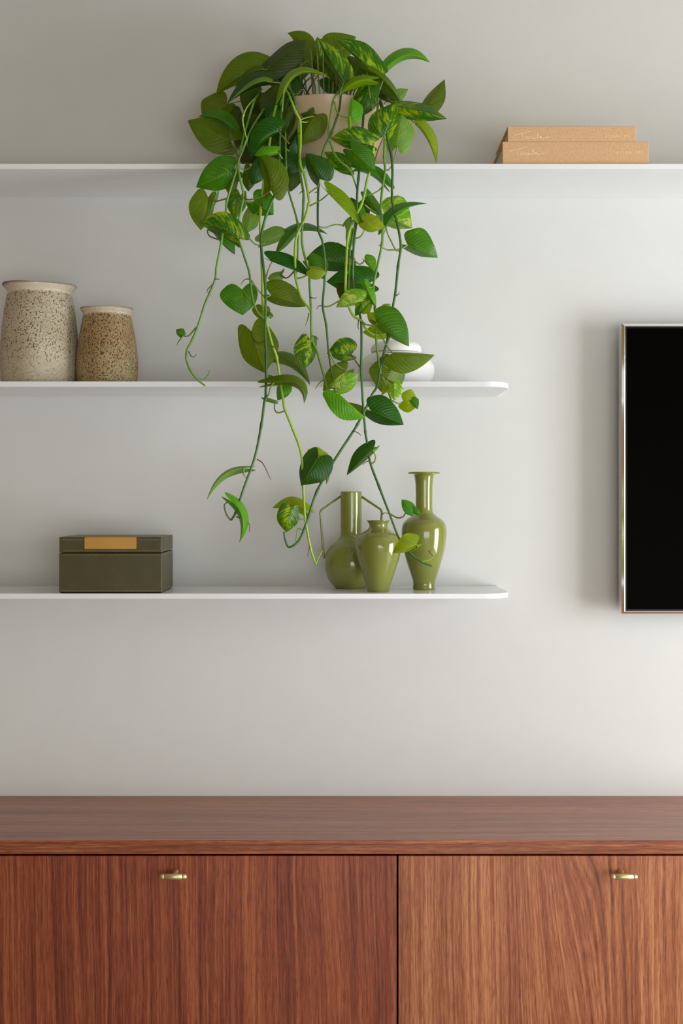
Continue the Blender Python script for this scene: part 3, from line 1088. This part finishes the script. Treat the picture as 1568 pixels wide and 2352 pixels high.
def leaf_mesh(B, T, P1, P2, Y, mid, tipd, wave, rs):
    bx, by = B; tx, ty = T
    L = math.hypot(tx - bx, ty - by)
    dx, dy = (tx - bx) / L, (ty - by) / L
    nx, ny = dy, -dx
    s1 = (P1[0] - bx) * nx + (P1[1] - by) * ny
    s2 = (P2[0] - bx) * nx + (P2[1] - by) * ny
    al = (P1[0] - bx) * dx + (P1[1] - by) * dy
    bl = (P2[0] - bx) * dx + (P2[1] - by) * dy
    if s1 < s2:
        s1, s2, al, bl = s2, s1, bl, al
    a, b = s1, -s2
    if mid is None:
        mid = ((bx + tx) / 2, (by + ty) / 2)
    # quadratic through mid
    qx, qy = 2 * mid[0] - (bx + tx) / 2, 2 * mid[1] - (by + ty) / 2
    mo = ((mid[0] - (bx + tx) / 2) * nx + (mid[1] - (by + ty) / 2) * ny)
    a, b = a - mo * .8, b + mo * .8
    u0 = (al if abs(a) > abs(b) else bl) / L
    u0 = min(.48, max(.26, u0))
    Wd = max(abs(a), abs(b), .40 * L * .9)
    s = depth(Y) / F
    V, UV = [], []

    def C(t):
        if t < 0:
            return (bx + (qx - bx) * 2 * t, by + (qy - by) * 2 * t)
        return ((1 - t) ** 2 * bx + 2 * t * (1 - t) * qx + t * t * tx, (1 - t) ** 2 * by + 2 * t * (1 - t) * qy + t * t * ty)

    def N(t):
        t = max(0, t)
        ex = 2 * (1 - t) * (qx - bx) + 2 * t * (tx - qx)
        ey = 2 * (1 - t) * (qy - by) + 2 * t * (ty - qy)
        l = math.hypot(ex, ey) or 1
        return (ey / l, -ex / l)
    zf = []
    for w in (a, b):
        k = max(0.0, Wd * Wd - w * w) ** .5
        zf.append(min(k, 1.0 * Wd))
    for i in range(NU + 1):
        u = i / NU
        u = u ** 1.15 * .35 + u * .65
        if u < u0:
            fw = .70 + .30 * math.sin(PI / 2 * u / u0)
        else:
            t = (u - u0) / (1 - u0)
            fw = (1 - t ** 2.0) * (1 - .20 * t * t) + .004
        for j in range(-NV, NV + 1):
            v = j / NV
            av = abs(v)
            lobe = .23 * math.sin(av * 2.3) * max(0, 1 - u / .6) ** 1.6
            sv = u - lobe
            cx, cy = C(sv)
            n = N(sv)
            w = a if v > 0 else -b
            z = zf[0] if v > 0 else zf[1]
            # rounded cross-section: apparent offset and depth go along an arc
            off = w * av * fw
            wv = 1 + wave * math.sin(u * 9 + rs + (2 if v > 0 else 0)) * av
            px = cx + n[0] * off * wv
            py = cy + n[1] * off * wv
            dz = -z * av * fw * .85 - .10 * Wd * av * av * fw
            dz += .16 * L * 4 * u * (1 - u) * .6 + tipd * L * u * u
            dz += wave * .5 * Wd * math.sin(u * 11 + rs * 2) * av * av
            V.append((px, py, Y + dz * s))
            UV.append((u, .5 + .5 * v))
    W = [W3(*p) for p in V]
    Fc = []
    R = 2 * NV + 1
    for i in range(NU):
        for j in range(R - 1):
            Fc.append((i * R + j, i * R + j + 1, (i + 1) * R + j + 1, (i + 1) * R + j))
    return W, Fc, UV


def leaf(B, T, P1, P2, Y, style, mid=None, pet=None, tipd=None, petm='pet', wave=.03, nopet=False):
    rs = rng.uniform(0, 6)
    if tipd is None:
        tipd = rng.uniform(-.22, .05)
    for _ in range(14):
        W, Fc, UV = leaf_mesh(B, T, P1, P2, Y, mid, tipd, wave, rs)
        if not any(in_obstacle(p) for p in W):
            break
        Y += .012
    o = obj('leaf', W, Fc, LEAF[style], plant, True, UV)
    if nopet:
        return o
    bx, by = B
    bp = W[NV]
    if pet is None:
        if by < 262:
            # canopy leaves rise from the soil
            sx = 753 + (bx - 753) * .35
            c0 = W3(sx, 235, PY + rng.uniform(-.03, .05))
            c0.z = min(c0.z, SZ1 + PH - .02)
            top = Vector(((c0.x + bp.x) / 2, (c0.y + bp.y) / 2, max(bp.z, SZ1 + PH + .012) + .012))
            pts = [c0, Vector(((c0.x * .7 + bp.x * .3), c0.y * .7 + bp.y * .3, (c0.z + top.z) / 2)), top, bp]
        else:
            best = min(VPTS, key=lambda q: (q[0] - bx) ** 2 + (q[1] - by) ** 2 * (1.0 if q[1] < by else 1.6))
            v0 = W3(*best)
            mdp = (v0 + bp) / 2 + Vector((0, -.004, -.12 * (v0 - bp).length - .002))
            pts = [v0, mdp, bp]
    else:
        n = len(pet)
        Yb = -bp.y
        pts = []
        for i, (x, y) in enumerate(pet):
            t = i / max(1, n - 1)
            pts.append(W3(x, y, VY * (1 - t) + Yb * t))
        if (pts[-1] - bp).length > .003:
            pts.append(bp)
    S = spline(pts, 5)
    tube('petiole', S, lambda t: .0017 - .0004 * t, STEM[petm], o, 6)
    return o


D_ = lambda *a, **k: leaf(*a, **k)
# ---- canopy around the pot (behind to front)
leaf((782, 215), (728, 185), (760, 172), (752, 214), .08, 'dark')
leaf((842, 172), (800, 128), (832, 136), (812, 172), .16, 'olive_shaded')
leaf((770, 174), (716, 138), (747, 134), (735, 163), .14, 'olive')
leaf((772, 180), (738, 128), (778, 150), (735, 150), .16, 'varieg')
leaf((757, 138), (817, 84), (748, 80), (806, 126), .12, 'olive')
leaf((734, 126), (729, 84), (720, 104), (738, 100), .15, 'pale')
leaf((692, 136), (660, 76), (723, 98), (668, 108), .13, 'olive', mid=(692, 96))
leaf((614, 157), (703, 93), (646, 108), (672, 160), .21, 'olive_shaded', mid=(664, 116))
leaf((630, 170), (690, 175), (655, 145), (650, 200), .12, 'olive_shaded')
leaf((600, 160), (496, 218), (558, 122), (546, 201), .17, 'olive', mid=(546, 178))
leaf((602, 160), (538, 201), (574, 158), (570, 183), .21, 'olive', mid=(572, 170))
leaf((600, 214), (561, 257), (537, 228), (618, 245), .18, 'olive_shaded')
leaf((615, 188), (520, 240), (572, 172), (568, 214), .26, 'dark', mid=(570, 200), tipd=.05)
leaf((614, 187), (522, 239), (590, 180), (580, 198), .285, 'lime', mid=(578, 197))
leaf((520, 240), (468, 284), (468, 226), (518, 276), .15, 'olive')
leaf((556, 262), (540, 330), (515, 300), (575, 300), .14, 'olive_shaded')
leaf((528, 323), (431, 277), (480, 346), (506, 268), .2, 'olive', tipd=-.1)
leaf((529, 291), (456, 268), (525, 258), (498, 283), .27, 'mid', mid=(496, 270), pet=[(545, 362), (540, 335), (531, 312), (529, 291)], petm='petb')
leaf((640, 215), (600, 262), (590, 230), (645, 252), .2, 'olive_shaded')
leaf((655, 230), (618, 300), (605, 262), (652, 285), .24, 'dark')
leaf((664, 250), (640, 330), (625, 290), (672, 300), .24, 'olive_shaded')
leaf((603, 290), (588, 345), (575, 315), (612, 325), .22, 'dark')
leaf((848, 158), (922, 241), (900, 190), (864, 196), .27, 'olive', mid=(892, 194))
leaf((855, 186), (892, 212), (880, 190), (864, 208), .22, 'dark')
leaf((860, 205), (913, 238), (892, 210), (882, 232), .24, 'olive_shaded')
leaf((851, 183), (779, 217), (828, 172), (826, 202), .3, 'lime', mid=(812, 190), nopet=True)
leaf((859, 163), (772, 90), (846, 104), (826, 141), .25, 'varieg', tipd=-.05, pet=[(850, 225), (845, 190), (843, 160)])
leaf((789, 191), (729, 86), (806, 150), (752, 142), .28, 'varieg', tipd=-.1, pet=[(780, 220), (783, 205), (789, 191)])
leaf((651, 209), (759, 181), (672, 163), (676, 182), .33, 'lime', mid=(690, 166), pet=[(648, 256), (649, 235), (651, 209)], tipd=-.3)
leaf((889, 154), (987, 144), (925, 114), (920, 143), .2, 'bright', mid=(936, 127), pet=[(872, 205), (881, 178), (889, 154)])
leaf((972, 251), (1021, 182), (988, 209), (1013, 248), .16, 'olive', tipd=0)
leaf((916, 231), (937, 204), (907, 208), (926, 226), .16, 'pale')
leaf((953, 281), (1001, 377), (968, 302), (993, 298), .23, 'yellow', mid=(985, 322), tipd=0)
leaf((919, 248), (1026, 273), (946, 232), (950, 277), .29, 'varieg', mid=(972, 257))
leaf((851, 198), (816, 274), (811, 224), (864, 240), .27, 'varieg')
leaf((803, 271), (806, 225), (835, 248), (800, 250), .32, 'bright', pet=[(768, 234), (773, 255), (785, 267), (803, 271)])
leaf((802, 272), (804, 299), (808, 285), (799, 285), .33, 'lime', nopet=True)
leaf((911, 335), (922, 262), (953, 296), (886, 306), .28, 'pale', pet=[(884, 390), (892, 390), (902, 376), (909, 352), (911, 335)])
leaf((882, 312), (913, 234), (845, 280), (917, 276), .315, 'varieg', pet=[(860, 374), (868, 345), (880, 318), (882, 312)], petm='petb')
leaf((640, 300), (675, 252), (622, 262), (668, 290), .28, 'mid')
leaf((640, 302), (576, 363), (597, 278), (616, 326), .315, 'dark', mid=(603, 322), pet=[(664, 330), (650, 315), (640, 302)], petm='petb')
leaf((721, 267), (684, 334), (748, 302), (688, 282), .29, 'olive', pet=[(688, 277), (700, 271), (721, 267)])
leaf((722, 268), (690, 262), (712, 258), (706, 276), .285, 'olive_shaded')
leaf((684, 305), (650, 365), (660, 328), (688, 345), .29, 'dark')
leaf((634, 350), (583, 357), (606, 336), (612, 360), .33, 'bright', pet=[(648, 365), (640, 352), (634, 350)])
leaf((660, 395), (668, 440), (640, 415), (694, 420), .28, 'olive_shaded')
leaf((690, 365), (655, 410), (650, 380), (690, 400), .28, 'dark')
leaf((622, 437), (590, 353), (665, 408), (595, 392), .325, 'olive', mid=(616, 392), pet=[(560, 451), (571, 459), (603, 450), (622, 437)], petm='petb')
leaf((805, 384), (746, 349), (786, 352), (770, 390), .28, 'varieg')
leaf((734, 411), (702, 352), (700, 386), (767, 384), .32, 'dark', pet=[(709, 444), (722, 434), (731, 427), (734, 411)])
leaf((848, 331), (762, 316), (817, 290), (812, 345), .32, 'varieg', pet=[(755, 312), (775, 328), (805, 341), (830, 338), (848, 331)], petm='petb')
leaf((808, 345), (861, 392), (853, 346), (822, 388), .33, 'mid')
leaf((882, 421), (807, 395), (870, 384), (860, 409), .31, 'mid', mid=(846, 394), pet=[(837, 443), (850, 447), (871, 436), (882, 421)])
leaf((690, 152), (622, 198), (640, 148), (682, 196), .15, 'olive_shaded')
leaf((668, 175), (640, 235), (625, 200), (690, 215), .17, 'dark')
leaf((590, 240), (575, 300), (556, 268), (612, 275), .19, 'olive_shaded')
leaf((622, 262), (590, 320), (580, 285), (630, 305), .2, 'dark')
leaf((560, 285), (548, 345), (530, 318), (580, 318), .15, 'olive_shaded')
leaf((640, 320), (612, 380), (600, 345), (650, 365), .26, 'olive_shaded')
leaf((668, 345), (640, 400), (630, 368), (678, 390), .27, 'dark')
leaf((715, 150), (765, 120), (725, 122), (752, 158), .11, 'olive_shaded')
leaf((800, 150), (762, 200), (758, 165), (806, 190), .1, 'dark')
leaf((830, 178), (872, 222), (872, 185), (835, 212), .12, 'dark')
leaf((580, 330), (560, 385), (548, 350), (592, 365), .17, 'olive_shaded')
# ---- left curtain
leaf((533, 393), (450, 430), (508, 357), (505, 441), .29, 'mid', tipd=-.1)
leaf((539, 390), (527, 453), (516, 425), (546, 424), .28, 'olive')
leaf((575, 385), (570, 440), (556, 412), (588, 412), .285, 'olive_shaded')
leaf((600, 375), (580, 425), (570, 395), (606, 410), .29, 'dark')
leaf((478, 454), (461, 529), (433, 474), (492, 478), .3, 'olive', pet=[(520, 456), (498, 462), (486, 461), (478, 454)], petm='petb')
leaf((496, 446), (481, 490), (498, 462), (484, 465), .305, 'pale', nopet=True)
leaf((552, 449), (538, 504), (522, 462), (562, 480), .27, 'varieg')
leaf((544, 547), (460, 515), (518, 489), (498, 541), .32, 'varieg', mid=(505, 522), pet=[(608, 558), (588, 562), (570, 545), (556, 535), (544, 547)])
leaf((497, 538), (539, 585), (537, 552), (511, 562), .29, 'mid', pet=[(505, 551), (492, 547), (480, 541), (477, 528), (497, 538)], petm='petb')
leaf((583, 462), (628, 493), (613, 436), (582, 490), .3, 'mid')
leaf((578, 488), (566, 535), (553, 515), (593, 514), .27, 'pale')
leaf((604, 557), (665, 531), (631, 517), (641, 554), .26, 'pale')
leaf((680, 530), (632, 584), (648, 543), (668, 555), .30, 'mid', tipd=.0)
leaf((667, 528), (752, 538), (690, 512), (690, 532), .27, 'mid', mid=(708, 522))
leaf((624, 601), (723, 640), (662, 584), (668, 616), .315, 'dark', pet=[(607, 652), (616, 620), (624, 601)], petm='petb')
leaf((645, 631), (614, 640), (628, 626), (631, 649), .28, 'pale', pet=[(676, 622), (663, 636), (653, 638), (645, 631)], petm='petb')
leaf((645, 631), (653, 616), (652, 624), (647, 621), .28, 'pale', nopet=True)
leaf((622, 677), (702, 704), (655, 645), (660, 708), .3, 'olive', pet=[(577, 644), (595, 669), (610, 682), (622, 677)])
leaf((556, 665), (557, 724), (506, 680), (592, 668), .29, 'mid', pet=[(583, 700), (572, 688), (556, 665)])
leaf((606, 708), (600, 736), (579, 712), (622, 712), .27, 'olive')
leaf((622, 728), (612, 718), (623, 718), (613, 726), .3, 'olive', nopet=True)
leaf((577, 761), (608, 857), (546, 790), (638, 785), .285, 'olive', pet=[(610, 781), (595, 788), (583, 781), (577, 761)], petm='petb', tipd=-.05, wave=.015)
leaf((638, 822), (712, 885), (672, 813), (668, 850), .28, 'olive', mid=(680, 838), pet=[(635, 818), (638, 822)])
leaf((714, 784), (702, 846), (674, 803), (727, 802), .315, 'varieg', pet=[(716, 776), (714, 784)])
leaf((628, 880), (616, 860), (626, 862), (618, 874), .31, 'mid', nopet=True)
leaf((650, 883), (637, 920), (634, 896), (670, 896), .3, 'mid')
leaf((628, 879), (698, 927), (678, 866), (668, 890), .33, 'olive', mid=(684, 884), pet=[(607, 922), (617, 905), (621, 890), (628, 879)])
leaf((632, 922), (598, 913), (616, 914), (616, 924), .3, 'pale', pet=[(654, 944), (637, 948), (630, 938), (632, 922)])
leaf((417, 771), (404, 757), (422, 756), (401, 763), .3, 'mid', pet=[(451, 751), (440, 764), (431, 772), (417, 771)])
leaf((418, 774), (405, 794), (413, 779), (409, 784), .3, 'mid', nopet=True)
# ---- middle curtain
leaf((790, 602), (702, 594), (757, 556), (765, 624), .24, 'dark')
leaf((800, 614), (774, 556), (813, 588), (772, 592), .22, 'olive')
leaf((708, 604), (746, 641), (752, 600), (716, 628), .29, 'mid')
leaf((714, 617), (752, 625), (733, 613), (722, 643), .325, 'yellow', pet=[(680, 640), (697, 636), (708, 627), (714, 617)])
leaf((848, 650), (749, 647), (818, 609), (800, 676), .23, 'dark')
leaf((800, 640), (783, 692), (768, 672), (815, 670), .24, 'olive_shaded')
leaf((792, 518), (806, 496), (793, 505), (804, 526), .3, 'pale', pet=[(730, 519), (745, 523), (769, 516), (792, 518)])
leaf((800, 528), (802, 572), (794, 556), (815, 560), .3, 'pale', nopet=True)
leaf((754, 445), (835, 528), (798, 450), (784, 472), .33, 'lime', pet=[(711, 473), (736, 460), (754, 445)])
leaf((822, 476), (835, 528), (842, 492), (820, 502), .31, 'mid', nopet=True)
leaf((837, 510), (885, 522), (852, 492), (856, 535), .325, 'yellow', pet=[(815, 548), (828, 543), (838, 525), (837, 510)])
leaf((842, 447), (874, 496), (870, 466), (846, 480), .27, 'mid')
leaf((806, 462), (827, 480), (822, 463), (810, 475), .28, 'dark')
leaf((834, 465), (848, 492), (849, 474), (834, 484), .27, 'olive_shaded')
leaf((806, 814), (750, 812), (797, 774), (780, 829), .3, 'varieg', pet=[(829, 846), (819, 833), (806, 814)], petm='petb')
leaf((790, 846), (775, 838), (787, 830), (782, 849), .27, 'olive', nopet=True)
leaf((795, 852), (741, 898), (760, 842), (776, 892), .29, 'olive', pet=[(755, 806), (771, 836), (795, 852)])
leaf((776, 890), (824, 860), (783, 860), (806, 896), .325, 'varlite')
leaf((800, 931), (852, 948), (820, 928), (838, 963), .3, 'olive')
leaf((772, 898), (839, 960), (803, 927), (793, 975), .32, 'bright', tipd=-.05)
# ---- right curtain
leaf((882, 492), (946, 524), (923, 453), (912, 531), .28, 'varlite', pet=[(837, 470), (852, 482), (870, 492), (882, 492)])
leaf((886, 520), (980, 468), (899, 478), (908, 497), .315, 'mid', mid=(920, 482), pet=[(920, 576), (909, 574), (897, 552), (890, 537), (886, 520)])
leaf((936, 563), (1005, 592), (968, 526), (964, 590), .29, 'mid', pet=[(877, 566), (886, 573), (904, 574), (922, 571), (936, 563)], wave=.05)
leaf((837, 598), (861, 626), (857, 588), (846, 612), .29, 'bright', pet=[(803, 589), (815, 600), (827, 607), (837, 598)], petm='petb')
leaf((832, 690), (771, 706), (802, 665), (808, 703), .325, 'varlite', pet=[(742, 704), (757, 703), (777, 692), (790, 690)])
leaf((845, 680), (815, 726), (859, 694), (813, 697), .31, 'varieg')
leaf((838, 655), (863, 707), (852, 650), (846, 692), .32, 'bright')
leaf((866, 744), (842, 718), (868, 722), (850, 741), .32, 'yellow')
leaf((888, 765), (832, 763), (866, 746), (868, 779), .29, 'yellow')
leaf((845, 700), (832, 722), (850, 716), (833, 708), .315, 'yellow', nopet=True)
leaf((873, 715), (897, 698), (880, 699), (893, 712), .3, 'varlite')
leaf((866, 742), (939, 796), (916, 714), (884, 768), .33, 'mid', pet=[(827, 733), (840, 745), (858, 747), (866, 742)])
leaf((905, 838), (874, 900), (842, 862), (930, 868), .27, 'olive')
leaf((902, 811), (998, 815), (950, 810), (930, 857), .32, 'olive', pet=[(863, 760), (876, 773), (890, 797), (902, 811)], tipd=-.05)
leaf((904, 881), (906, 920), (925, 896), (892, 905), .33, 'varlite', pet=[(876, 857), (890, 872), (904, 881)], petm='petb')
leaf((902, 884), (875, 908), (884, 888), (888, 902), .32, 'yellow', nopet=True)
leaf((851, 943), (927, 976), (880, 909), (866, 972), .315, 'dark', pet=[(839, 940), (851, 943)], tipd=-.05)
leaf((926, 922), (961, 932), (944, 896), (944, 951), .3, 'yellow', pet=[(900, 920), (916, 927), (926, 922)], wave=.05)
leaf((944, 921), (959, 940), (955, 910), (948, 934), .315, 'mid', nopet=True)
# ---- the long tails
leaf((559, 1075), (474, 1150), (540, 1065), (540, 1088), .32, 'pale', mid=(508, 1095), pet=[(566, 1098), (560, 1090), (559, 1075)])
leaf((531, 1152), (549, 1247), (562, 1152), (540, 1170), .33, 'bright', mid=(557, 1192), pet=[(530, 1195), (520, 1182), (515, 1162), (520, 1155), (531, 1152)])
leaf((742, 1049), (705, 1034), (722, 1024), (726, 1051), .3, 'yellow')
leaf((756, 1082), (749, 1113), (757, 1095), (749, 1095), .3, 'lime', nopet=True)
leaf((730, 1050), (691, 1115), (687, 1064), (763, 1084), .325, 'dark', tipd=-.05)
leaf((702, 1172), (625, 1167), (672, 1143), (664, 1176), .3, 'yellow', mid=(668, 1158))
leaf((668, 1170), (657, 1223), (635, 1182), (688, 1184), .325, 'varieg', pet=[(700, 1192), (688, 1192), (676, 1186), (668, 1170)])
leaf((856, 1034), (796, 1092), (822, 1029), (832, 1066), .32, 'dark', pet=[(851, 1066), (860, 1060), (862, 1047), (856, 1034)])
leaf((850, 1036), (870, 1026), (858, 1028), (862, 1036), .32, 'bright', nopet=True)
leaf((948, 1173), (922, 1147), (944, 1152), (928, 1176), .32, 'mid', pet=[(895, 1180), (912, 1189), (925, 1187), (933, 1177), (948, 1173)], petm='petb')
leaf((946, 1172), (966, 1183), (957, 1166), (953, 1182), .32, 'mid', nopet=True)
leaf((955, 1251), (901, 1271), (930, 1227), (938, 1267), .335, 'yellow', pet=[(936, 1266), (950, 1263), (958, 1256), (955, 1251)])

# petioles standing in the pot, seen through the gap under the canopy
for a, b, c_ in (((690, 225), (700, 190), (724, 172)), ((700, 225), (712, 200), (735, 165)), ((724, 222), (722, 195), (716, 165)), ((770, 225), (772, 190), (764, 160)),
                 ((660, 225), (640, 190), (620, 165)), ((672, 228), (650, 200), (628, 185)), ((640, 235), (628, 205), (618, 180)), ((800, 225), (815, 195), (835, 170)),
                 ((830, 228), (848, 200), (862, 180)), ((715, 225), (690, 185), (690, 140))):
    S = spline([W3(a[0], a[1], PY - .02), W3(b[0], b[1], PY + .03), W3(c_[0], c_[1], PY + .04)], 5)
    tube('stem', S, .0019, STEM['petb'], plant, 6)
